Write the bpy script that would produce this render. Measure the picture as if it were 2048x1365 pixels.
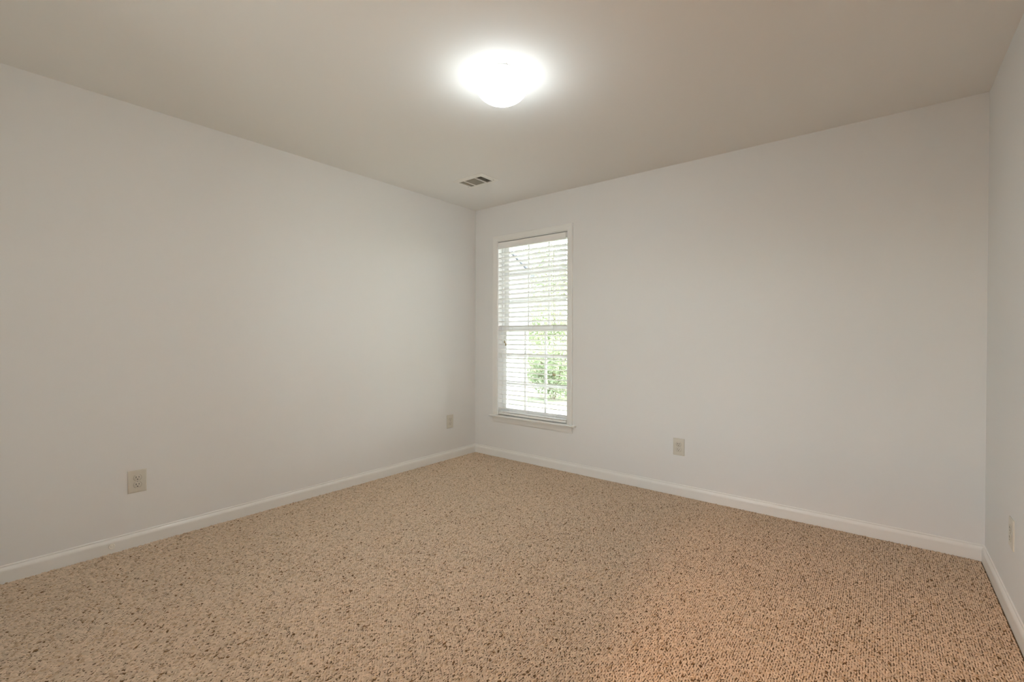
import bpy, bmesh, math, random
import numpy as np
from mathutils import Vector, Matrix

random.seed(7)
RNG = np.random.default_rng(11)
scene = bpy.context.scene
COL = scene.collection
for o in list(bpy.data.objects):
    bpy.data.objects.remove(o)

# ------------------------------------------------------------------ camera, world, sun, exposure
W, D, H = 3.648, 3.66, 2.44            # room: x along the window wall, y towards it (window wall at y=0)
CAM = (3.2260, -3.4211, 1.16145)
YAW, PITCH, ROLL = 0.676815, -0.0082, 0.00215
fw = Vector((-math.sin(YAW) * math.cos(PITCH), math.cos(YAW) * math.cos(PITCH), math.sin(PITCH)))
rt0 = Vector((math.cos(YAW), math.sin(YAW), 0))
up0 = rt0.cross(fw)
rt = math.cos(ROLL) * rt0 + math.sin(ROLL) * up0
up = -math.sin(ROLL) * rt0 + math.cos(ROLL) * up0
cd = bpy.data.cameras.new('camera')
cam = bpy.data.objects.new('camera', cd)
COL.objects.link(cam)
cd.sensor_width = 36.0
cd.sensor_fit = 'HORIZONTAL'
cd.lens = 36.0 * 923.4355 / 2048.0
cd.clip_start = 0.02
m = Matrix((rt, up, -fw)).transposed().to_4x4()
m.translation = Vector(CAM)
cam.matrix_world = m
scene.camera = cam

world = bpy.data.worlds.new('sky')
scene.world = world
world.use_nodes = True
wn = world.node_tree.nodes
wl = world.node_tree.links
bgn = wn['Background']
sky = wn.new('ShaderNodeTexSky')
sky.sky_type = 'NISHITA'
sky.sun_disc = False
sky.sun_elevation = math.radians(52)
sky.sun_rotation = math.radians(30)
sky.air_density = 1.2
sky.dust_density = 2.0
haze = wn.new('ShaderNodeHueSaturation')                # hazy summer sky, paler than clear blue
haze.inputs['Saturation'].default_value = 0.45
wl.new(sky.outputs['Color'], haze.inputs['Color'])
wl.new(haze.outputs['Color'], bgn.inputs['Color'])
bgn.inputs['Strength'].default_value = 1.9

sd = bpy.data.lights.new('sun', 'SUN')
sd.energy = 9.5
sd.angle = math.radians(0.6)
sd.color = (1.0, 0.96, 0.90)
sun = bpy.data.objects.new('sun', sd)
COL.objects.link(sun)
sun.location = (6, 12, 16)
sun.rotation_euler = (Vector((-0.34, -0.55, -0.78))).to_track_quat('-Z', 'Y').to_euler()

# the lamp in the hall behind the camera, shining in through the open doorway
hd = bpy.data.lights.new('hall_lamp', 'POINT')
hd.energy = 150.0
hd.shadow_soft_size = 0.05
hd.color = (1.0, 0.58, 0.35)
hall = bpy.data.objects.new('hall_lamp', hd)
COL.objects.link(hall)
hall.location = (2.87, -4.32, 2.34)

# added fill light to brighten the room, through the invented window behind the camera
ad = bpy.data.lights.new('added_fill', 'AREA')
ad.shape = 'RECTANGLE'
ad.size, ad.size_y = 1.3, 1.6
ad.energy = 27.0
ad.color = (0.97, 1.0, 0.96)
fill_light = bpy.data.objects.new('added_fill', ad)
COL.objects.link(fill_light)
fill_light.location = (1.88, -D - 0.42, 1.30)
fill_light.rotation_euler = Vector((-1.5, 1.0, 0.16)).to_track_quat('-Z', 'Y').to_euler()

LAMP_STRENGTH = 52.0
vs = scene.view_settings
vs.view_transform = 'Standard'
vs.look = 'None'
vs.gamma = 1.0
vs.use_curve_mapping = False
vs.exposure = 0.0
scene.cycles.diffuse_bounces = 8
scene.cycles.max_bounces = 14
scene.cycles.transparent_max_bounces = 16
scene.cycles.sample_clamp_indirect = 6.0


# ------------------------------------------------------------------ materials
def srgb(r, g, b):
    f = lambda c: c / 12.92 if c <= 0.04045 else ((c + 0.055) / 1.055) ** 2.4
    return (f(r / 255), f(g / 255), f(b / 255), 1.0)


def mat(name, color, rough=0.6, metal=0.0, spec=0.5, bump=None, vary=None, emit=None):
    """Principled material; bump=(scale, strength, distance) and vary=(scale, amount) add procedural noise."""
    mt = bpy.data.materials.new(name)
    mt.use_nodes = True
    nt = mt.node_tree
    b = nt.nodes['Principled BSDF']
    b.inputs['Base Color'].default_value = color
    b.inputs['Roughness'].default_value = rough
    b.inputs['Metallic'].default_value = metal
    b.inputs['Specular IOR Level'].default_value = spec
    tc = nt.nodes.new('ShaderNodeTexCoord')
    if vary:
        n = nt.nodes.new('ShaderNodeTexNoise')
        n.inputs['Scale'].default_value = vary[0]
        n.inputs['Detail'].default_value = 3
        nt.links.new(tc.outputs['Object'], n.inputs['Vector'])
        mx = nt.nodes.new('ShaderNodeMix')
        mx.data_type = 'RGBA'
        k = vary[1]
        mx.inputs[6].default_value = tuple(c * (1 - k) for c in color[:3]) + (1,)
        mx.inputs[7].default_value = tuple(min(1, c * (1 + k)) for c in color[:3]) + (1,)
        nt.links.new(n.outputs['Fac'], mx.inputs[0])
        nt.links.new(mx.outputs[2], b.inputs['Base Color'])
    if bump:
        n = nt.nodes.new('ShaderNodeTexNoise')
        n.inputs['Scale'].default_value = bump[0]
        n.inputs['Detail'].default_value = 4
        nt.links.new(tc.outputs['Object'], n.inputs['Vector'])
        bp = nt.nodes.new('ShaderNodeBump')
        bp.inputs['Strength'].default_value = bump[1]
        bp.inputs['Distance'].default_value = bump[2]
        nt.links.new(n.outputs['Fac'], bp.inputs['Height'])
        nt.links.new(bp.outputs['Normal'], b.inputs['Normal'])
    if emit:
        b.inputs['Emission Color'].default_value = emit[0]
        b.inputs['Emission Strength'].default_value = emit[1]
    return mt


def leaf_mat(name, color, rough, spec=0.2, vary=None):
    """thin leaf: part of the light passes through"""
    mt = mat(name, color, rough, spec=spec, vary=vary)
    nt = mt.node_tree
    b = nt.nodes['Principled BSDF']
    tl = nt.nodes.new('ShaderNodeBsdfTranslucent')
    src = b.inputs['Base Color'].links[0].from_socket
    nt.links.new(src, tl.inputs['Color'])
    mx = nt.nodes.new('ShaderNodeMixShader')
    mx.inputs[0].default_value = 0.45
    nt.links.new(b.outputs[0], mx.inputs[1])
    nt.links.new(tl.outputs[0], mx.inputs[2])
    out = next(n for n in nt.nodes if n.type == 'OUTPUT_MATERIAL')
    nt.links.new(mx.outputs[0], out.inputs['Surface'])
    return mt


M = {}
M['wall'] = mat('wall_paint', (0.765, 0.765, 0.755, 1), 0.75, spec=0.25, bump=(260, 0.10, 0.0008), vary=(1.3, 0.012))
M['ceiling'] = mat('ceiling_paint', (0.83, 0.82, 0.795, 1), 0.9, spec=0.1, bump=(190, 0.15, 0.001), vary=(1.1, 0.012))
M['trim'] = mat('trim_paint', (0.81, 0.808, 0.785, 1), 0.35, bump=(60, 0.05, 0.0005), vary=(6, 0.01))
M['sash'] = mat('sash_vinyl', (0.82, 0.82, 0.82, 1), 0.35, vary=(8, 0.01))
M['slat'] = mat('slat_white', (0.88, 0.875, 0.85, 1), 0.4, vary=(14, 0.01))
M['cord'] = mat('cord_white', (0.66, 0.65, 0.60, 1), 0.8, vary=(90, 0.05))
M['wood'] = mat('tassel_wood', (0.30, 0.24, 0.12, 1), 0.5, vary=(120, 0.25))
M['plate'] = mat('outlet_ivory', (0.63, 0.60, 0.525, 1), 0.32, vary=(30, 0.01))
M['slot'] = mat('slot_dark', (0.010, 0.008, 0.006, 1), 0.6, vary=(200, 0.2))
M['metal'] = mat('screw_metal', (0.45, 0.43, 0.40, 1), 0.4, metal=0.6, vary=(200, 0.1))
M['vent'] = mat('vent_enamel', (0.82, 0.80, 0.75, 1), 0.4, vary=(30, 0.015))
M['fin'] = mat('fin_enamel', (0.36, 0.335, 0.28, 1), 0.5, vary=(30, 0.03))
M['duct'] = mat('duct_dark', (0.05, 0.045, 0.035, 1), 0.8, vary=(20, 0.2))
M['backing'] = mat('carpet_backing', (0.13, 0.09, 0.055, 1), 0.95, spec=0.1, vary=(400, 0.3), bump=(300, 0.5, 0.003))
M['rubber'] = mat('rubber_white', (0.84, 0.82, 0.77, 1), 0.5, vary=(60, 0.02))
M['pan'] = mat('fixture_enamel', (0.82, 0.81, 0.79, 1), 0.35, vary=(20, 0.01))
M['shade'] = mat('shade_glass', (0.9, 0.9, 0.9, 1), 0.25, vary=(10, 0.01), emit=((0.865, 0.965, 1.0, 1), LAMP_STRENGTH))
nt = M['shade'].node_tree                               # bulbs sit low in the bowl: the glass is dimmer towards its rim
g_tc = nt.nodes.new('ShaderNodeTexCoord')
g_sp = nt.nodes.new('ShaderNodeSeparateXYZ')
g_mr = nt.nodes.new('ShaderNodeMapRange')
g_mr.inputs['From Min'].default_value = -0.035
g_mr.inputs['From Max'].default_value = -0.115
g_mr.inputs['To Min'].default_value = 0.10 * LAMP_STRENGTH
g_mr.inputs['To Max'].default_value = 1.25 * LAMP_STRENGTH
nt.links.new(g_tc.outputs['Object'], g_sp.inputs[0])
nt.links.new(g_sp.outputs['Z'], g_mr.inputs['Value'])
nt.links.new(g_mr.outputs['Result'], nt.nodes['Principled BSDF'].inputs['Emission Strength'])
M['grass'] = mat('lawn_grass', (0.42, 0.43, 0.30, 1), 0.9, spec=0.1, vary=(9, 0.30), bump=(80, 0.7, 0.05))
M['siding'] = mat('siding_white', (0.80, 0.80, 0.79, 1), 0.6, vary=(5, 0.02))
M['shingle'] = mat('roof_shingle', (0.26, 0.27, 0.33, 1), 0.9, vary=(14, 0.3))
M['bark'] = mat('tree_bark', (0.20, 0.15, 0.10, 1), 0.95, vary=(20, 0.35), bump=(30, 0.8, 0.03))
M['leaf'] = leaf_mat('leaf_green', (0.40, 0.46, 0.30, 1), 0.6, spec=0.2, vary=(3.5, 0.40))
M['leaf_pale'] = leaf_mat('leaf_pale_green', (0.42, 0.46, 0.34, 1), 0.6, spec=0.2, vary=(3.5, 0.5))


def glass_material():
    mt = bpy.data.materials.new('window_glass')
    mt.use_nodes = True
    nt = mt.node_tree
    for n in list(nt.nodes):
        nt.nodes.remove(n)
    out = nt.nodes.new('ShaderNodeOutputMaterial')
    mx = nt.nodes.new('ShaderNodeMixShader')
    tr = nt.nodes.new('ShaderNodeBsdfTransparent')
    tr.inputs['Color'].default_value = (0.93, 0.95, 0.94, 1)
    gl = nt.nodes.new('ShaderNodeBsdfGlossy')
    gl.inputs['Roughness'].default_value = 0.01
    fr = nt.nodes.new('ShaderNodeFresnel')
    fr.inputs['IOR'].default_value = 1.45
    nt.links.new(fr.outputs[0], mx.inputs[0])
    nt.links.new(tr.outputs[0], mx.inputs[1])
    nt.links.new(gl.outputs[0], mx.inputs[2])
    nt.links.new(mx.outputs[0], out.inputs['Surface'])
    return mt


M['glass'] = glass_material()


def carpet_material():
    mt = bpy.data.materials.new('loop_carpet_yarn')
    mt.use_nodes = True
    nt = mt.node_tree
    b = nt.nodes['Principled BSDF']
    b.inputs['Roughness'].default_value = 0.95
    b.inputs['Specular IOR Level'].default_value = 0.08
    at = nt.nodes.new('ShaderNodeAttribute')
    at.attribute_name = 'yarn'
    tc = nt.nodes.new('ShaderNodeTexCoord')
    n = nt.nodes.new('ShaderNodeTexNoise')
    n.inputs['Scale'].default_value = 900
    nt.links.new(tc.outputs['Object'], n.inputs['Vector'])
    mr = nt.nodes.new('ShaderNodeMapRange')
    mr.inputs['To Min'].default_value = 0.80
    mr.inputs['To Max'].default_value = 1.18
    nt.links.new(n.outputs['Fac'], mr.inputs['Value'])
    mx = nt.nodes.new('ShaderNodeVectorMath')
    mx.operation = 'SCALE'
    nt.links.new(at.outputs['Color'], mx.inputs[0])
    nt.links.new(mr.outputs['Result'], mx.inputs['Scale'])
    nt.links.new(mx.outputs['Vector'], b.inputs['Base Color'])
    return mt


M['carpet'] = carpet_material()


# ------------------------------------------------------------------ mesh helpers
def obj(name, bm, material, parent=None, smooth=False, loc=None):
    me = bpy.data.meshes.new(name)
    bmesh.ops.recalc_face_normals(bm, faces=bm.faces)
    bm.to_mesh(me)
    bm.free()
    me.materials.append(M[material])
    if smooth:
        me.polygons.foreach_set('use_smooth', [True] * len(me.polygons))
        try:
            me.set_sharp_from_angle(angle=math.radians(35))
        except Exception:
            pass
    o = bpy.data.objects.new(name, me)
    COL.objects.link(o)
    if parent:
        o.parent = parent
    if loc:
        o.location = loc
    return o


def box(bm, x0, x1, y0, y1, z0, z1, bev=0.0, seg=2):
    r = bmesh.ops.create_cube(bm, size=1.0)
    vs_ = r['verts']
    bmesh.ops.scale(bm, vec=(x1 - x0, y1 - y0, z1 - z0), verts=vs_)
    bmesh.ops.translate(bm, vec=((x0 + x1) / 2, (y0 + y1) / 2, (z0 + z1) / 2), verts=vs_)
    if bev > 0:
        es = list({e for v in vs_ for e in v.link_edges})
        bmesh.ops.bevel(bm, geom=es, offset=bev, segments=seg, affect='EDGES', profile=0.6)


def loft(bm, rings, closed=True, caps=True):
    """join equal-length vertex rings with quads; closed = each ring is a loop"""
    vr = [[bm.verts.new(p) for p in r] for r in rings]
    n = len(vr[0])
    for a, b in zip(vr, vr[1:]):
        for i in range(n if closed else n - 1):
            j = (i + 1) % n
            bm.faces.new((a[i], a[j], b[j], b[i]))
    if caps and closed:
        bm.faces.new(vr[0])
        bm.faces.new(list(reversed(vr[-1])))
    return vr


def lathe(bm, prof, seg=48, c=(0, 0, 0), axis='z'):
    """spin profile [(radius, height)] about an axis through c; zero radii close the ends"""
    def pt(r, h, a):
        u, v = r * math.cos(a), r * math.sin(a)
        if axis == 'z':
            return (c[0] + u, c[1] + v, c[2] + h)
        if axis == 'y':
            return (c[0] + u, c[1] + h, c[2] + v)
        return (c[0] + h, c[1] + u, c[2] + v)
    prev = None
    for r, h in prof:
        cur = [bm.verts.new(pt(0, h, 0))] if r == 0 else [bm.verts.new(pt(r, h, 2 * math.pi * i / seg)) for i in range(seg)]
        if prev:
            if len(prev) == 1 and len(cur) > 1:
                for i in range(seg):
                    bm.faces.new((prev[0], cur[i], cur[(i + 1) % seg]))
            elif len(cur) == 1 and len(prev) > 1:
                for i in range(seg):
                    bm.faces.new((prev[i], cur[0], prev[(i + 1) % seg]))
            elif len(cur) > 1:
                for i in range(seg):
                    j = (i + 1) % seg
                    bm.faces.new((prev[i], prev[j], cur[j], cur[i]))
        prev = cur


def tube(bm, pts, r, seg=8):
    rings = []
    for k, p in enumerate(pts):
        p = Vector(p)
        d = (Vector(pts[min(k + 1, len(pts) - 1)]) - Vector(pts[max(k - 1, 0)])).normalized()
        a = d.orthogonal().normalized()
        b = d.cross(a)
        rr = r[k] if isinstance(r, (list, tuple)) else r
        rings.append([p + rr * (math.cos(2 * math.pi * i / seg) * a + math.sin(2 * math.pi * i / seg) * b) for i in range(seg)])
    loft(bm, rings)


def empty(name, loc=(0, 0, 0), rot=(0, 0, 0)):
    o = bpy.data.objects.new(name, None)
    o.empty_display_size = 0.1
    o.location = loc
    o.rotation_euler = rot
    COL.objects.link(o)
    return o


def tag(o, label=None, cat=None, group=None, kind=None):
    if label:
        o['label'] = label
    if cat:
        o['category'] = cat
    if group:
        o['group'] = group
    if kind:
        o['kind'] = kind
    return o


def structure(name, bm, material, label, cat, smooth=False):
    return tag(obj(name, bm, material, smooth=smooth), label, cat, kind='structure')


# ------------------------------------------------------------------ room shell
T = 0.15
WX0, WX1, WZ0, WZ1 = 0.290, 1.103, 0.385, 2.098      # rough opening of the window

bm = bmesh.new()
box(bm, -0.12, W + 0.12, -6.3, T, -0.16, -0.006)
structure('floor', bm, 'backing', 'floor slab under the beige carpet', 'floor')

bm = bmesh.new()
box(bm, -T, 0, -D - 0.12, T, -0.16, H + 0.2)
structure('wall_left', bm, 'wall', 'long white wall on the left with two outlets', 'wall')

bm = bmesh.new()                                      # window wall, four pieces round the opening in one mesh
box(bm, 0, WX0, 0, T, -0.16, H + 0.2)
box(bm, WX1, W, 0, T, -0.16, H + 0.2)
box(bm, WX0, WX1, 0, T, -0.16, WZ0)
box(bm, WX0, WX1, 0, T, WZ1, H + 0.2)
structure('wall_back', bm, 'wall', 'white wall holding the window and one outlet', 'wall')

bm = bmesh.new()
box(bm, W, W + T, -6.3, T, -0.16, H + 0.2)
structure('wall_right', bm, 'wall', 'white wall at the right edge of the photo', 'wall')

DX0, DX1, DZ = 2.76, 3.50, 2.04                       # doorway behind the camera
bm = bmesh.new()
RX0, RX1, RZ0, RZ1 = 1.20, 2.60, 0.62, 2.08           # opening of a window added behind the camera to admit fill light
box(bm, 0, RX0, -D - 0.12, -D, -0.16, H + 0.2)
box(bm, RX1, DX0, -D - 0.12, -D, -0.16, H + 0.2)
box(bm, RX0, RX1, -D - 0.12, -D, -0.16, RZ0)
box(bm, RX0, RX1, -D - 0.12, -D, RZ1, H + 0.2)
box(bm, DX1, W, -D - 0.12, -D, -0.16, H + 0.2)
box(bm, DX0, DX1, -D - 0.12, -D, DZ, H + 0.2)
structure('wall_front', bm, 'wall', 'white wall with the doorway behind the camera', 'wall')

bm = bmesh.new()                                      # hall beyond the doorway
box(bm, 2.64, 2.74, -6.3, -D - 0.12, -0.16, H + 0.2)
box(bm, 2.64, W + T, -6.3 - T, -6.3, -0.16, H + 0.2)
structure('wall_hall', bm, 'wall', 'walls of the hall beyond the doorway', 'wall')

VX0, VX1, VY0, VY1 = 0.498, 0.738, -0.724, -0.584     # duct hole for the register
bm = bmesh.new()
box(bm, -T, VX0, -6.45, T, H, H + 0.2)
box(bm, VX1, W + T, -6.45, T, H, H + 0.2)
box(bm, VX0, VX1, -6.45, VY0, H, H + 0.2)
box(bm, VX0, VX1, VY1, T, H, H + 0.2)
structure('ceiling', bm, 'ceiling', 'flat off-white ceiling', 'ceiling')

# baseboards: moulded profile (out from wall, height)
BB = [(0, 0.0797), (0.003, 0.0797), (0.0052, 0.0775), (0.0058, 0.0735), (0.0052, 0.0705), (0.0068, 0.0685),
      (0.0105, 0.0625), (0.0128, 0.0560), (0.0132, 0.0520), (0.0130, 0.0460), (0.0130, -0.005), (0, -0.005)]


def baseboard(name, a, b, nrm, label, ma=0.0, mb=0.0):
    """profile swept from a to b; ma/mb shorten the front at each end for the mitre"""
    a, b, nrm = Vector(a), Vector(b), Vector(nrm)
    d = (b - a).normalized()
    r0 = [a + d * (ma * t) + nrm * t + Vector((0, 0, z)) for t, z in BB]
    r1 = [b - d * (mb * t) + nrm * t + Vector((0, 0, z)) for t, z in BB]
    bm = bmesh.new()
    loft(bm, [r0, r1])
    return structure(name, bm, 'trim', label, 'baseboard', smooth=True)


baseboard('baseboard_left', (0, -D, 0), (0, 0, 0), (1, 0, 0), 'white moulded baseboard along the left wall', 1, 1)
baseboard('baseboard_back', (0, 0, 0), (W, 0, 0), (0, -1, 0), 'white moulded baseboard under the window wall', 1, 1)
baseboard('baseboard_right', (W, 0, 0), (W, -D, 0), (-1, 0, 0), 'white moulded baseboard along the right wall', 1, 1)
baseboard('baseboard_front', (0, -D, 0), (DX0 - 0.06, -D, 0), (0, 1, 0), 'white baseboard on the doorway wall', 1, 0)

# doorway casing behind the camera
dr = tag(empty('door_1', (DX0, -D, 0)), 'white cased doorway behind the camera', 'doorway', kind='structure')
bm = bmesh.new()
box(bm, -0.06, 0.0, 0, 0.014, 0, DZ, 0.003)
box(bm, DX1 - DX0, DX1 - DX0 + 0.06, 0, 0.014, 0, DZ, 0.003)
box(bm, -0.06, DX1 - DX0 + 0.06, 0, 0.014, DZ, DZ + 0.06, 0.003)
obj('door_casing', bm, 'trim', dr)


w2 = tag(empty('added_window', (1.90, -D, RZ0)), 'white twin window added behind the camera to admit fill light', 'window', kind='structure')  # unseen window, added as an opening for the fill light
bm = bmesh.new()
for x0, x1, z0, z1 in ((-0.76, -0.70, -0.06, RZ1 - RZ0 + 0.06), (0.70, 0.76, -0.06, RZ1 - RZ0 + 0.06),
                       (-0.70, 0.70, RZ1 - RZ0, RZ1 - RZ0 + 0.06), (-0.70, 0.70, -0.06, 0.0)):
    box(bm, x0, x1, 0.0, 0.015, z0, z1, 0.003)
obj('window_casing', bm, 'trim', w2)
bm = bmesh.new()
for x in (-0.68, 0.0, 0.68):
    box(bm, x - 0.02, x + 0.02, -0.10, -0.06, 0.0, RZ1 - RZ0, 0.003)
for z in (0.02, (RZ1 - RZ0) / 2, RZ1 - RZ0 - 0.02):
    box(bm, -0.70, 0.70, -0.10, -0.06, z - 0.02, z + 0.02, 0.003)
obj('window_frame', bm, 'sash', w2)
bm = bmesh.new()
box(bm, -0.69, 0.69, -0.082, -0.078, 0.01, RZ1 - RZ0 - 0.01)
obj('window_pane', bm, 'glass', w2)

# ------------------------------------------------------------------ window_1
win = tag(empty('window_1', (0.697, 0, 0.405)), 'white double-hung window with moulded casing and sill', 'window', kind='structure')


def wpart(name, bm, material, parent=None, smooth=False):
    """window parts are modelled in room coordinates, then shifted under their parent"""
    par = parent or win
    bmesh.ops.translate(bm, vec=(-0.697, 0, -0.405), verts=bm.verts)
    return obj(name, bm, material, par, smooth=smooth)


JX0, JX1, JZ0, JZ1 = 0.303, 1.090, 0.405, 2.085
bm = bmesh.new()                                       # jamb liner
box(bm, WX0, JX0, 0.0, T, WZ0, WZ1)
box(bm, JX1, WX1, 0.0, T, WZ0, WZ1)
box(bm, JX0, JX1, 0.0, T, JZ1, WZ1)
box(bm, JX0, JX1, 0.062, T, WZ0, JZ0)
# parting stops / balance tracks on the side jambs
for x0, x1 in ((JX0, JX0 + 0.008), (JX1 - 0.008, JX1)):
    box(bm, x0, x1, 0.062, 0.069, JZ0, JZ1)
    box(bm, x0, x1, 0.103, 0.108, JZ0, JZ1)
wpart('window_jamb', bm, 'sash')

# casing: stepped colonial profile (offset outward from inner edge, thickness)
CP = [(0.0, 0.0), (0.0, 0.008), (0.004, 0.0105), (0.010, 0.0105), (0.014, 0.0125), (0.026, 0.0135), (0.034, 0.0150),
      (0.038, 0.0175), (0.048, 0.0178), (0.0515, 0.0165), (0.053, 0.013), (0.053, 0.0)]
cx0, cx1, cz1, cz0 = 0.2975, 1.0965, 2.0905, 0.405
bm = bmesh.new()
loft(bm, [[(cx0 - u, -t, cz0) for u, t in CP], [(cx0 - u, -t, cz1 + u) for u, t in CP],
          [(cx1 + u, -t, cz1 + u) for u, t in CP], [(cx1 + u, -t, cz0) for u, t in CP]])
wpart('window_casing', bm, 'trim', smooth=True)

bm = bmesh.new()                                       # stool with a rounded nose and horns
nose = [(0.0, 0.4050), (-0.034, 0.4050), (-0.0375, 0.4040), (-0.0395, 0.4015), (-0.0400, 0.3975), (-0.0395, 0.3935),
        (-0.0370, 0.3905), (-0.033, 0.3890), (0.0, 0.3890)]
loft(bm, [[(0.216, y, z) for y, z in nose], [(1.184, y, z) for y, z in nose]])
box(bm, JX0, JX1, -0.001, 0.062, 0.3892, 0.4050)
wpart('window_sill', bm, 'trim', smooth=True)

bm = bmesh.new()                                       # apron, moulded lower edge
ap = [(0.0, 0.3890), (-0.0175, 0.3890), (-0.0175, 0.3795), (-0.0150, 0.3760), (-0.0145, 0.3540), (-0.0125, 0.3505),
      (-0.0125, 0.3470), (-0.0105, 0.3430), (-0.0070, 0.3345), (-0.0050, 0.3320), (0.0, 0.3320)]
loft(bm, [[(0.2500, y, z) for y, z in ap], [(1.1490, y, z) for y, z in ap]])
wpart('window_apron', bm, 'trim', smooth=True)


def sash(name, y0, y1, z0, z1, top, bot, stile, mx, mz, mw):
    bm = bmesh.new()
    box(bm, JX0 + 0.001, JX0 + stile, y0, y1, z0, z1, 0.003)
    box(bm, JX1 - stile, JX1 - 0.001, y0, y1, z0, z1, 0.003)
    box(bm, JX0 + stile - 0.002, JX1 - stile + 0.002, y0, y1, z1 - top, z1, 0.003)
    box(bm, JX0 + stile - 0.002, JX1 - stile + 0.002, y0, y1, z0, z0 + bot, 0.003)
    s = wpart(name, bm, 'sash')
    ym = (y0 + y1) / 2
    gx0, gx1, gz0, gz1 = JX0 + stile, JX1 - stile, z0 + bot, z1 - top
    bm = bmesh.new()
    for x in mx:
        box(bm, x - mw / 2, x + mw / 2, ym - 0.007, ym + 0.007, gz0 - 0.003, gz1 + 0.003, 0.003)
    for z in mz:
        box(bm, gx0 - 0.003, gx1 + 0.003, ym - 0.0065, ym + 0.0065, z - mw / 2, z + mw / 2, 0.003)
    wpart('muntin_grid', bm, 'sash', s)
    bm = bmesh.new()
    box(bm, gx0 - 0.004, gx1 + 0.004, ym - 0.002, ym + 0.002, gz0 - 0.004, gz1 + 0.004)
    p = wpart('window_pane', bm, 'glass', s)
    for ch in (o for o in s.children):
        ch.matrix_parent_inverse = Matrix.Translation((0, 0, 0))
    # children share the sash's own origin, so undo the second shift
    for ch in s.children:
        ch.location = (0, 0, 0)
    return s


lower = sash('lower_sash', 0.071, 0.101, 0.406, 1.262, 0.040, 0.062, 0.046, (0.573, 0.807), (0.982, 0.710), 0.022)
upper = sash('upper_sash', 0.110, 0.140, 1.224, 2.084, 0.040, 0.040, 0.046, (0.582, 0.818), (1.786, 1.516), 0.020)
bm = bmesh.new()                                        # cam lock on the meeting rail
box(bm, 0.672, 0.722, 0.062, 0.098, 1.262, 1.272, 0.003)
lathe(bm, [(0, 0.024), (0.009, 0.022), (0.012, 0.012), (0.012, 0.0), (0, 0)], 20, (0.697, 0.082, 1.270))
wpart('sash_lock', bm, 'sash', smooth=True)

# ------------------------------------------------------------------ blind
BLX0, BLX1 = 0.3075, 1.0765
bl = tag(empty('window_blind', (0.692, 0.026, 2.06)), 'white wide-slat horizontal blind lowered over the window, slats open', 'blind')


def bpart(name, bm, material, parent=None, smooth=False):
    bmesh.ops.translate(bm, vec=(-0.692, -0.026, -2.06), verts=bm.verts)
    o = obj(name, bm, material, bl, smooth=smooth)
    if parent:
        o.parent = parent
    return o


bm = bmesh.new()                                        # valance: rounded board with returns
vp = [(0.0035, 2.0170), (-0.0030, 2.0170), (-0.0058, 2.0195), (-0.0062, 2.0280), (-0.0048, 2.0310), (-0.0048, 2.0600),
      (-0.0062, 2.0630), (-0.0058, 2.0735), (-0.0030, 2.0760), (0.0035, 2.0760)]
loft(bm, [[(0.3055, y, z) for y, z in vp], [(1.0740, y, z) for y, z in vp]])
bpart('valance', bm, 'slat', smooth=True)
bm = bmesh.new()
box(bm, BLX0 + 0.004, BLX1 - 0.002, 0.006, 0.054, 2.030, 2.080, 0.003)
bpart('headrail', bm, 'slat')

CORDX = (0.437, 0.676, 0.946)
SLAT_Z = [1.975 - 0.0440 * i for i in range(35)] + [0.4390]
bm = bmesh.new()
for i, z in enumerate(SLAT_Z):
    tilt = math.radians(-13.0 + random.uniform(-0.6, 0.6))     # room edge up
    dz = random.uniform(-0.0006, 0.0006)
    if i == 35:                                         # the last slat lies on the bottom rail
        tilt, dz = 0.0, 0.0056
    pts = []
    n = 6
    up_, lo_ = [], []
    for k in range(n + 1):
        s = -0.025 + 0.05 * k / n
        cr = 0.0012 * (1 - (s / 0.025) ** 2)
        y, zz = 0.0275 + s * math.cos(tilt), z - 0.0056 + dz + s * math.sin(tilt) + cr
        up_.append((y, zz + 0.0020))
        lo_.append((y, zz - 0.0020))
    ring = up_ + lo_[::-1]
    x0 = BLX0 + random.uniform(-0.001, 0.001)
    x1 = BLX1 + random.uniform(-0.001, 0.001)
    loft(bm, [[(x0, y, zz) for y, zz in ring], [(x1, y, zz) for y, zz in ring]])
bpart('slats', bm, 'slat', smooth=True)
bm = bmesh.new()
box(bm, BLX0, BLX1, 0.0035, 0.0515, 0.4130, 0.4330, 0.003)
rail = bpart('bottom_rail', bm, 'slat')
for x in CORDX:                                         # ladder cords, front and rear
    bm = bmesh.new()
    for y in (0.0010, 0.0540):
        tube(bm, [(x, y, 2.035), (x, y, 1.2), (x, y, 0.414)], 0.0009, 6)
    for z in SLAT_Z[:-1]:
        tube(bm, [(x, 0.001, z - 0.0022), (x, 0.0275, z - 0.0078), (x, 0.054, z - 0.0140)], 0.0006, 5)
    bpart('ladder_cord', bm, 'cord')
    bm = bmesh.new()
    lathe(bm, [(0, -0.002), (0.006, -0.0015), (0.007, 0.0), (0, 0.0)], 16, (x, 0.0275, 0.4130))
    bpart('cord_plug', bm, 'slat', smooth=True)


def tassel_cord(x, y, z, lean):
    bm = bmesh.new()
    tube(bm, [(x + lean, 0.0015, 2.03), (x + lean * 0.5, y, 1.7), (x, y, z + 0.024)], 0.0009, 6)
    c = bpart('pull_cord', bm, 'cord')
    bm = bmesh.new()
    lathe(bm, [(0, 0.028), (0.0028, 0.0275), (0.0042, 0.022), (0.0062, 0.010), (0.0072, 0.002), (0.0062, 0.0), (0, 0.0)], 16, (x, y, z))
    t = bpart('tassel', bm, 'wood', smooth=True)
    t.parent = c
    t['label'] = 'small brown wooden tassel'


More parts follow.
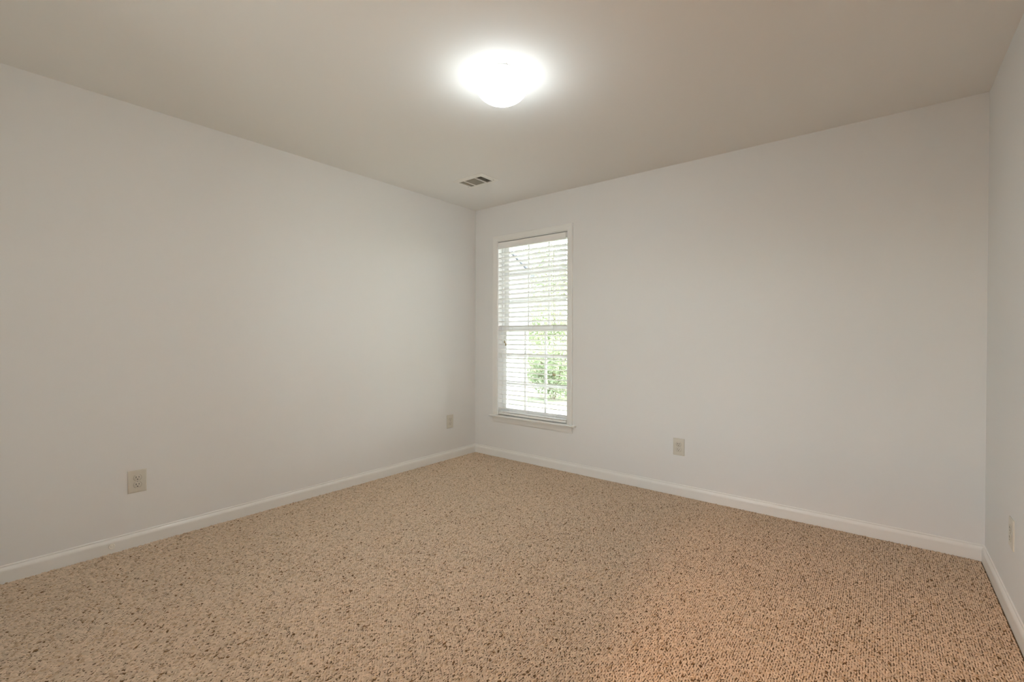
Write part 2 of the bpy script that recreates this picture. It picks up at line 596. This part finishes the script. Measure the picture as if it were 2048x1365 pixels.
tassel_cord(0.951, -0.0050, 0.820, 0.006)
tassel_cord(0.968, -0.0050, 0.819, 0.004)
tassel_cord(0.390, -0.0050, 1.104, -0.004)
tassel_cord(0.404, -0.0050, 1.080, -0.002)


# ------------------------------------------------------------------ outlets
def make_outlet():
    """duplex outlet facing -y, centred on its origin"""
    root = empty('wall_outlet')
    bm = bmesh.new()
    r = [(-0.042, 0.0, -0.0625), (0.042, 0.0, -0.0625), (0.042, 0.0, 0.0625), (-0.042, 0.0, 0.0625)]
    rings = []
    for s, y in ((0, 0.0), (0.0006, -0.0022), (0.0022, -0.0040), (0.0050, -0.0052), (0.0085, -0.0056)):
        rings.append([(px - math.copysign(s, px), y, pz - math.copysign(s, pz)) for px, _, pz in r])
    loft(bm, rings)
    obj('cover_plate', bm, 'plate', root, smooth=True)
    for zc in (0.0195, -0.0195):
        bm = bmesh.new()
        ring = []
        for k in range(40):                              # round face flattened top and bottom
            a = 2 * math.pi * k / 40
            ring.append((0.0172 * math.cos(a), max(-0.0142, min(0.0142, 0.0172 * math.sin(a)))))
        loft(bm, [[(u, -0.0050, zc + v) for u, v in ring], [(u, -0.0066, zc + v) for u, v in ring],
                  [(u * 0.95, -0.0072, zc + v * 0.95) for u, v in ring]])
        f = obj('receptacle', bm, 'plate', root, smooth=True)
        bm = bmesh.new()                                 # thin darker ring painting the shade of the gap round the face
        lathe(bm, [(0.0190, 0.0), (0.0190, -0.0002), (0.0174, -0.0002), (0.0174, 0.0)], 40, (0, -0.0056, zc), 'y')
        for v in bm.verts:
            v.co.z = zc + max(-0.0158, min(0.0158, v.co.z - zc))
        obj('face_gap_shade', bm, 'fin', f)
        for sx, hgt in ((-0.0064, 0.0088), (0.0064, 0.0074)):
            bm = bmesh.new()
            box(bm, sx - 0.0013, sx + 0.0013, -0.0075, -0.0070, zc + 0.0042 - hgt / 2, zc + 0.0042 + hgt / 2)
            obj('slot', bm, 'slot', f)
        bm = bmesh.new()
        lathe(bm, [(0, -0.0075), (0.0026, -0.0075), (0.0026, -0.0070), (0, -0.0070)], 18, (0, 0, zc - 0.0078), 'y')
        obj('ground_hole', bm, 'slot', f)
    bm = bmesh.new()
    lathe(bm, [(0, -0.0068), (0.0022, -0.0066), (0.0032, -0.0058), (0.0032, -0.0050), (0, -0.0050)], 20, (0, 0, 0), 'y')
    obj('screw', bm, 'metal', root, smooth=True)
    return root


def copy_tree(o, parent=None):
    c = o.copy()
    COL.objects.link(c)
    if parent:
        c.parent = parent
    for ch in list(o.children):
        copy_tree(ch, c)
    return c


proto = make_outlet()
spots = [((0.0, -2.729, 0.357), math.radians(90), 'ivory duplex outlet on left wall, the larger one nearer the camera above the doorstop'),
         ((0.0, -0.352, 0.354), math.radians(90), 'ivory duplex outlet on left wall beside the corner next to the window'),
         ((2.058, 0.0, 0.355), 0.0, 'ivory duplex outlet low on the window wall, to the right of the window'),
         ((W, -0.642, 0.354), math.radians(-90), 'ivory duplex outlet on the right wall, seen almost edge-on')]
for i, (loc, rz, lab) in enumerate(spots):
    o = proto if i == 0 else copy_tree(proto)
    o.location = loc
    o.rotation_euler = (0, 0, rz)
    tag(o, lab, 'outlet', 'duplex outlets on the walls')

# ------------------------------------------------------------------ doorstop base on the left baseboard
ds = tag(empty('doorstop', (0.0130, -2.842, 0.036)), 'small round white doorstop base on the left baseboard', 'doorstop')
bm = bmesh.new()
lathe(bm, [(0.0135, 0.0), (0.0140, 0.003), (0.0130, 0.0055), (0.0110, 0.0062), (0.0092, 0.0050), (0.0086, 0.0022), (0.0084, 0.0)], 32, (0, 0, 0), 'x')
obj('ring', bm, 'rubber', ds, smooth=True)
bm = bmesh.new()
lathe(bm, [(0.0086, 0.0), (0.0086, 0.0015), (0.0045, 0.0030), (0.0036, 0.0040), (0, 0.0042)], 24, (0, 0, 0), 'x')
obj('hub', bm, 'rubber', ds, smooth=True)

# ------------------------------------------------------------------ ceiling register
vt = tag(empty('ceiling_vent', (0.621, -0.656, H)), 'off-white rectangular air vent in the ceiling above the window corner', 'vent')


def vpart(name, bm, material, smooth=False):
    bmesh.ops.translate(bm, vec=(-0.621, 0.656, -H), verts=bm.verts)
    return obj(name, bm, material, vt, smooth=smooth)


bm = bmesh.new()                                        # face frame, pressed edge
OX0, OX1, OY0, OY1 = 0.467, 0.778, -0.766, -0.548
ox = [(OX0, OY0), (OX1, OY0), (OX1, OY1), (OX0, OY1)]
ix = [(VX0, VY0), (VX1, VY0), (VX1, VY1), (VX0, VY1)]
lerp = lambda t: [(a[0] + (b[0] - a[0]) * t, a[1] + (b[1] - a[1]) * t) for a, b in zip(ox, ix)]
loft(bm, [[(x, y, H - 0.0002) for x, y in ox], [(x, y, H - 0.0030) for x, y in ox], [(x, y, H - 0.0075) for x, y in lerp(0.22)],
          [(x, y, H - 0.0085) for x, y in lerp(0.93)], [(x, y, H - 0.006) for x, y in ix], [(x, y, H + 0.012) for x, y in ix]], caps=False)
for bx in (0.5535, 0.6745):                             # two cross bars
    box(bm, bx - 0.0045, bx + 0.0045, VY0, VY1, H - 0.0085, H + 0.004, 0.001)
vpart('frame', bm, 'vent', smooth=False)


def fin(bm, a, b, depth, lean, th=0.0011):
    """thin blade from a to b (both at the face), rising by depth and leaning sideways"""
    a, b = Vector(a), Vector(b)
    d = (b - a).normalized()
    n = Vector((0, 0, 1)).cross(d)
    top = Vector((0, 0, depth)) + n * lean
    r0 = [a - n * th, a + n * th, a + n * th + top, a - n * th + top]
    loft(bm, [r0, [p + (b - a) for p in r0]])


bm = bmesh.new()
for k in range(12):                                     # middle bank, blades along x
    y = VY0 + 0.006 + k * (VY1 - VY0 - 0.012) / 11
    fin(bm, (0.558, y, H - 0.005), (0.670, y, H - 0.005), 0.012, -0.013 if k < 6 else -0.013)
vpart('middle_louvers', bm, 'fin')
bm = bmesh.new()
for k in range(4):
    fin(bm, (0.507 + k * 0.0115, VY0, H - 0.005), (0.507 + k * 0.0115, VY1, H - 0.005), 0.012, -0.007)
vpart('side_louvers', bm, 'fin')
bm = bmesh.new()
for k in range(4):
    fin(bm, (0.688 + k * 0.0125, VY0, H - 0.005), (0.688 + k * 0.0125, VY1, H - 0.005), 0.012, 0.008)
vpart('side_louvers', bm, 'fin')
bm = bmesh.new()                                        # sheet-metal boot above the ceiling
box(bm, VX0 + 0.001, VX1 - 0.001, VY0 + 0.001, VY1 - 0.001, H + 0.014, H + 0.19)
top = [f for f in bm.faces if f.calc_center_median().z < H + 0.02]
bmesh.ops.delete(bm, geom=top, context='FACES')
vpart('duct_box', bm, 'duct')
for sx in (0.4825, 0.7625):
    bm = bmesh.new()
    lathe(bm, [(0, -0.0102), (0.0030, -0.0098), (0.0040, -0.0085), (0.0040, -0.0060), (0, -0.0060)], 18, (sx, -0.600, H))
    vpart('screw', bm, 'metal', smooth=True)

# ------------------------------------------------------------------ ceiling light
LX, LY = 1.757, -1.677
cl = tag(empty('ceiling_light', (LX, LY, H)), 'lit round white glass dome light on the ceiling', 'ceiling light')
bm = bmesh.new()
lathe(bm, [(0, -0.0005), (0.112, -0.0005), (0.115, -0.002), (0.115, -0.010), (0.112, -0.013), (0, -0.013)], 64)
obj('pan', bm, 'pan', cl, smooth=True)
bm = bmesh.new()
prof = [(0.1120, -0.0132), (0.1210, -0.0150), (0.1280, -0.0240)]
for k in range(1, 17):
    a = math.radians(90 * k / 16)
    prof.append((0.1310 * math.cos(a) if k < 16 else 0, -0.036 - 0.090 * math.sin(a)))
lathe(bm, prof, 64)
obj('glass_shade', bm, 'shade', cl, smooth=True)
for k in range(3):
    a = math.radians(200 + 120 * k)
    bm = bmesh.new()
    d = Vector((math.cos(a), math.sin(a), 0))
    tube(bm, [tuple(d * 0.113 + Vector((0, 0, -0.006))), tuple(d * 0.125 + Vector((0, 0, -0.006)))], [0.0030, 0.0036], 10)
    obj('thumb_screw', bm, 'metal', cl, smooth=True)


# ------------------------------------------------------------------ carpet: every loop of the pile is real yarn
def make_carpet():
    px, py = 0.0078, 0.0108
    nx, ny = int((W - 0.026) / px), int((D - 0.02) / py)
    gx, gy = np.meshgrid(np.arange(nx), np.arange(ny), indexing='ij')
    x = 0.0155 + gx * px + RNG.normal(0, 0.0008, gx.shape)
    y = -0.0165 - gy * py - (gx % 2) * py * 0.5 + RNG.normal(0, 0.0014, gx.shape)
    x, y = x.ravel(), y.ravel()
    n = x.size
    L = py * 1.32 * RNG.uniform(0.75, 1.30, n)
    Rr = 0.00325 * RNG.uniform(0.86, 1.14, n)
    hgt = 0.0056 * RNG.uniform(0.35, 1.15, n)
    ang = RNG.normal(0.0, 0.24, n)
    # yarn colours: oatmeal with tan and brown flecks
    base = np.array([0.660, 0.525, 0.395])
    col = base[None, :] * RNG.uniform(0.86, 1.12, n)[:, None]
    tan = RNG.random(n) < 0.16
    col[tan] = np.array([0.55, 0.41, 0.28]) * RNG.uniform(0.8, 1.15, tan.sum())[:, None]
    brn = RNG.random(n) < 0.016
    col[brn] = np.array([0.20, 0.120, 0.062]) * RNG.uniform(0.7, 1.3, brn.sum())[:, None]
    hgt[brn] *= 0.85
    Rr[brn] *= 0.8
    low = RNG.random(n) < 0.10                          # loops pulled down into the backing leave small dark pits
    hgt[low] *= 0.22
    Rr[low] *= 0.65
    dist = np.hypot(x - CAM[0], y - CAM[1])
    view = (x - CAM[0]) * fw.x + (y - CAM[1]) * fw.y
    near = (dist < 2.4) & (view > 0.6)
    V, F, C = [], [], []
    off = 0
    for sel, ns, nc in ((near, 5, 4), (~near, 4, 3)):
        idx = np.nonzero(sel)[0]
        k = idx.size
        s = np.linspace(-1, 1, ns)
        ring = []
        for i, si in enumerate(s):
            e = 1 - abs(si) ** 2.4
            for j in range(nc):
                a = math.pi * j / (nc - 1)
                cu, cv = math.cos(a), math.sin(a)
                wid = (0.55 + 0.45 * e)
                ring.append((cu * wid, si, e, cv))
        ring = np.array(ring)
        lu = ring[None, :, 0] * Rr[idx][:, None]
        lv = ring[None, :, 1] * (L[idx][:, None] * 0.5)
        lz = -0.0062 + ring[None, :, 3] * (hgt[idx][:, None] * (0.30 + 0.70 * ring[None, :, 2])) * 1.0 + ring[None, :, 2] * 0.0016
        ca, sa = np.cos(ang[idx])[:, None], np.sin(ang[idx])[:, None]
        # a slight S-bend so the rows squiggle
        bend = (RNG.normal(0, 0.0016, k))[:, None] * np.sin(ring[None, :, 1] * 2.2)
        lu = lu + bend
        wx = np.clip(x[idx][:, None] + lu * ca - lv * sa, 0.0005, W - 0.0005)
        wy = np.minimum(y[idx][:, None] + lu * sa + lv * ca, -0.0005)
        V.append(np.stack([wx, wy, lz], -1).reshape(-1, 3))
        q = []
        for i in range(ns - 1):
            for j in range(nc - 1):
                q.append((i * nc + j, i * nc + j + 1, (i + 1) * nc + j + 1, (i + 1) * nc + j))
        q = np.array(q)
        nv = ns * nc
        F.append((q[None] + (off + np.arange(k) * nv)[:, None, None]).reshape(-1, 4))
        C.append(np.repeat(col[idx], nv, axis=0))
        off += k * nv
    V = np.concatenate(V).astype(np.float32)
    F = np.concatenate(F).astype(np.int32)
    C = np.concatenate(C).astype(np.float32)
    me = bpy.data.meshes.new('carpet')
    me.vertices.add(len(V))
    me.vertices.foreach_set('co', V.ravel())
    me.loops.add(F.size)
    me.loops.foreach_set('vertex_index', F.ravel())
    me.polygons.add(len(F))
    me.polygons.foreach_set('loop_start', np.arange(0, F.size, 4, dtype=np.int32))
    me.polygons.foreach_set('use_smooth', np.ones(len(F), dtype=bool))
    at = me.attributes.new('yarn', 'FLOAT_COLOR', 'POINT')
    at.data.foreach_set('color', np.concatenate([C, np.ones((len(C), 1), np.float32)], 1).ravel())
    me.update(calc_edges=True)
    me.materials.append(M['carpet'])
    o = bpy.data.objects.new('carpet', me)
    COL.objects.link(o)
    tag(o, 'beige loop-pile carpet flecked with brown, covering the whole floor', 'carpet', kind='stuff')
    return o


make_carpet()

# ------------------------------------------------------------------ outdoors, seen through the slats
bm = bmesh.new()
bmesh.ops.create_grid(bm, x_segments=60, y_segments=60, size=30)
for v in bm.verts:
    v.co.x -= 10
    v.co.y += 30.3
    v.co.z = -0.6 + 0.02 * max(0, v.co.y - 3) + 0.05 * math.sin(v.co.x * 0.7) * math.sin(v.co.y * 0.5)
structure('lawn', bm, 'grass', 'sunlit lawn outside the window', 'lawn')

# neighbouring white house, gable roof, to the left beyond the window
hs = tag(empty('neighbor_house', (-5.45, 8.20, -0.5), (0, 0, math.radians(47))), 'white neighbouring house with steep grey gable roof, seen through left side of window', 'house')
HX, EZ, RX = -6.4, 3.70, -3.2                           # house runs to the left; eave height; ridge offset (12-in-12 pitch)
bm = bmesh.new()
loft(bm, [[(0, y, -0.3), (0, y, EZ), (RX, y, EZ - RX), (HX, y, EZ), (HX, y, -0.3)] for y in (0, 4.0)])
for k in range(40):                                     # clapboard courses up the gable
    z0 = -0.2 + k * 0.18
    cut = max(0.0, z0 + 0.17 - EZ)
    if HX + cut < -cut - 0.3:
        box(bm, HX + cut, -cut, -0.012, 0.0, z0, z0 + 0.168)
obj('siding_wall', bm, 'siding', hs)
bm = bmesh.new()
sl = [(0.16, EZ - 0.13), (0.16, EZ - 0.05), (RX, EZ - RX + 0.11), (HX - 0.16, EZ - 0.05), (HX - 0.16, EZ - 0.13), (RX, EZ - RX + 0.03)]
loft(bm, [[(x, -0.14, z) for x, z in sl], [(x, 4.25, z) for x, z in sl]])
obj('roof', bm, 'shingle', hs)


def tree(name, loc, label, cat, height, crown, n, leaf, material, seed, group, stems=1):
    rnd = np.random.default_rng(seed)
    t = tag(empty(name, loc), label, cat, group)
    bm = bmesh.new()
    for s in range(stems):
        a = 2 * math.pi * s / stems
        lx, ly = (0, 0) if stems == 1 else (0.3 * math.cos(a), 0.3 * math.sin(a))
        r = 0.020 * height
        tube(bm, [(0, 0, -0.2), (lx * 0.4, ly * 0.4, height * 0.3), (lx, ly, height * 0.62), (lx * 1.6, ly * 1.6, height * 0.85)],
             [r * 0.6, r * 0.45, r * 0.3, r * 0.12], 8)
        for b in range(7):
            z0 = height * rnd.uniform(0.35, 0.75)
            ang = rnd.uniform(0, 6.28)
            ln = crown[0] * rnd.uniform(0.5, 0.85)
            tube(bm, [(lx, ly, z0), (lx + ln * 0.5 * math.cos(ang), ly + ln * 0.5 * math.sin(ang), z0 + ln * 0.35),
                      (lx + ln * math.cos(ang), ly + ln * math.sin(ang), z0 + ln * 0.6)], [r * 0.2, r * 0.13, r * 0.05], 6)
    obj('trunk', bm, 'bark', t, smooth=True)
    # leaves gathered in clumps through the crown
    nc = 26
    cc = rnd.normal(size=(nc, 3))
    cc = cc / np.linalg.norm(cc, axis=1)[:, None] * rnd.uniform(0.35, 0.92, nc)[:, None] * np.array(crown)
    cc[:, 2] += height - crown[2]
    which = rnd.integers(0, nc, n)
    p = cc[which] + rnd.normal(0, 0.20 * crown[0], (n, 3)) * np.array([1, 1, 0.8])
    p[:, 2] = np.maximum(p[:, 2], 0.05)
    u = rnd.normal(size=(n, 3))
    u /= np.linalg.norm(u, axis=1)[:, None]
    w = np.cross(u, rnd.normal(size=(n, 3)))
    w /= np.linalg.norm(w, axis=1)[:, None]
    nn = np.cross(u, w)
    sz = leaf * rnd.uniform(0.7, 1.3, n)[:, None]
    q = np.stack([p - u * sz, p + w * sz * 0.42 + nn * sz * 0.12, p + u * sz, p - w * sz * 0.42 + nn * sz * 0.12], 1)
    me = bpy.data.meshes.new('foliage')
    me.vertices.add(4 * n)
    me.vertices.foreach_set('co', q.astype(np.float32).ravel())
    me.loops.add(4 * n)
    me.loops.foreach_set('vertex_index', np.arange(4 * n, dtype=np.int32))
    me.polygons.add(n)
    me.polygons.foreach_set('loop_start', np.arange(0, 4 * n, 4, dtype=np.int32))
    me.update(calc_edges=True)
    me.materials.append(M[material])
    o = bpy.data.objects.new('foliage', me)
    COL.objects.link(o)
    o.parent = t
    return t


G = 'trees and shrubs outside the window'
tree('leafy_shrub', (-3.72, 7.0, -0.6), 'rounded green shrub outside, lowest on the right of the window', 'shrub', 1.60, (0.95, 0.9, 0.80), 4200, 0.060, 'leaf', 3, G, 3)
tree('leafy_tree', (-7.9, 13.4, -0.4), 'green leafy tree outside, behind the shrub at the right of the window', 'tree', 3.3, (1.5, 1.5, 1.25), 3600, 0.090, 'leaf', 5, G)
tree('pale_tree', (-11.2, 18.0, -0.3), 'tall pale tree far outside, showing high in the window', 'tree', 8.0, (2.7, 2.5, 3.0), 2600, 0.15, 'leaf_pale', 8, G)
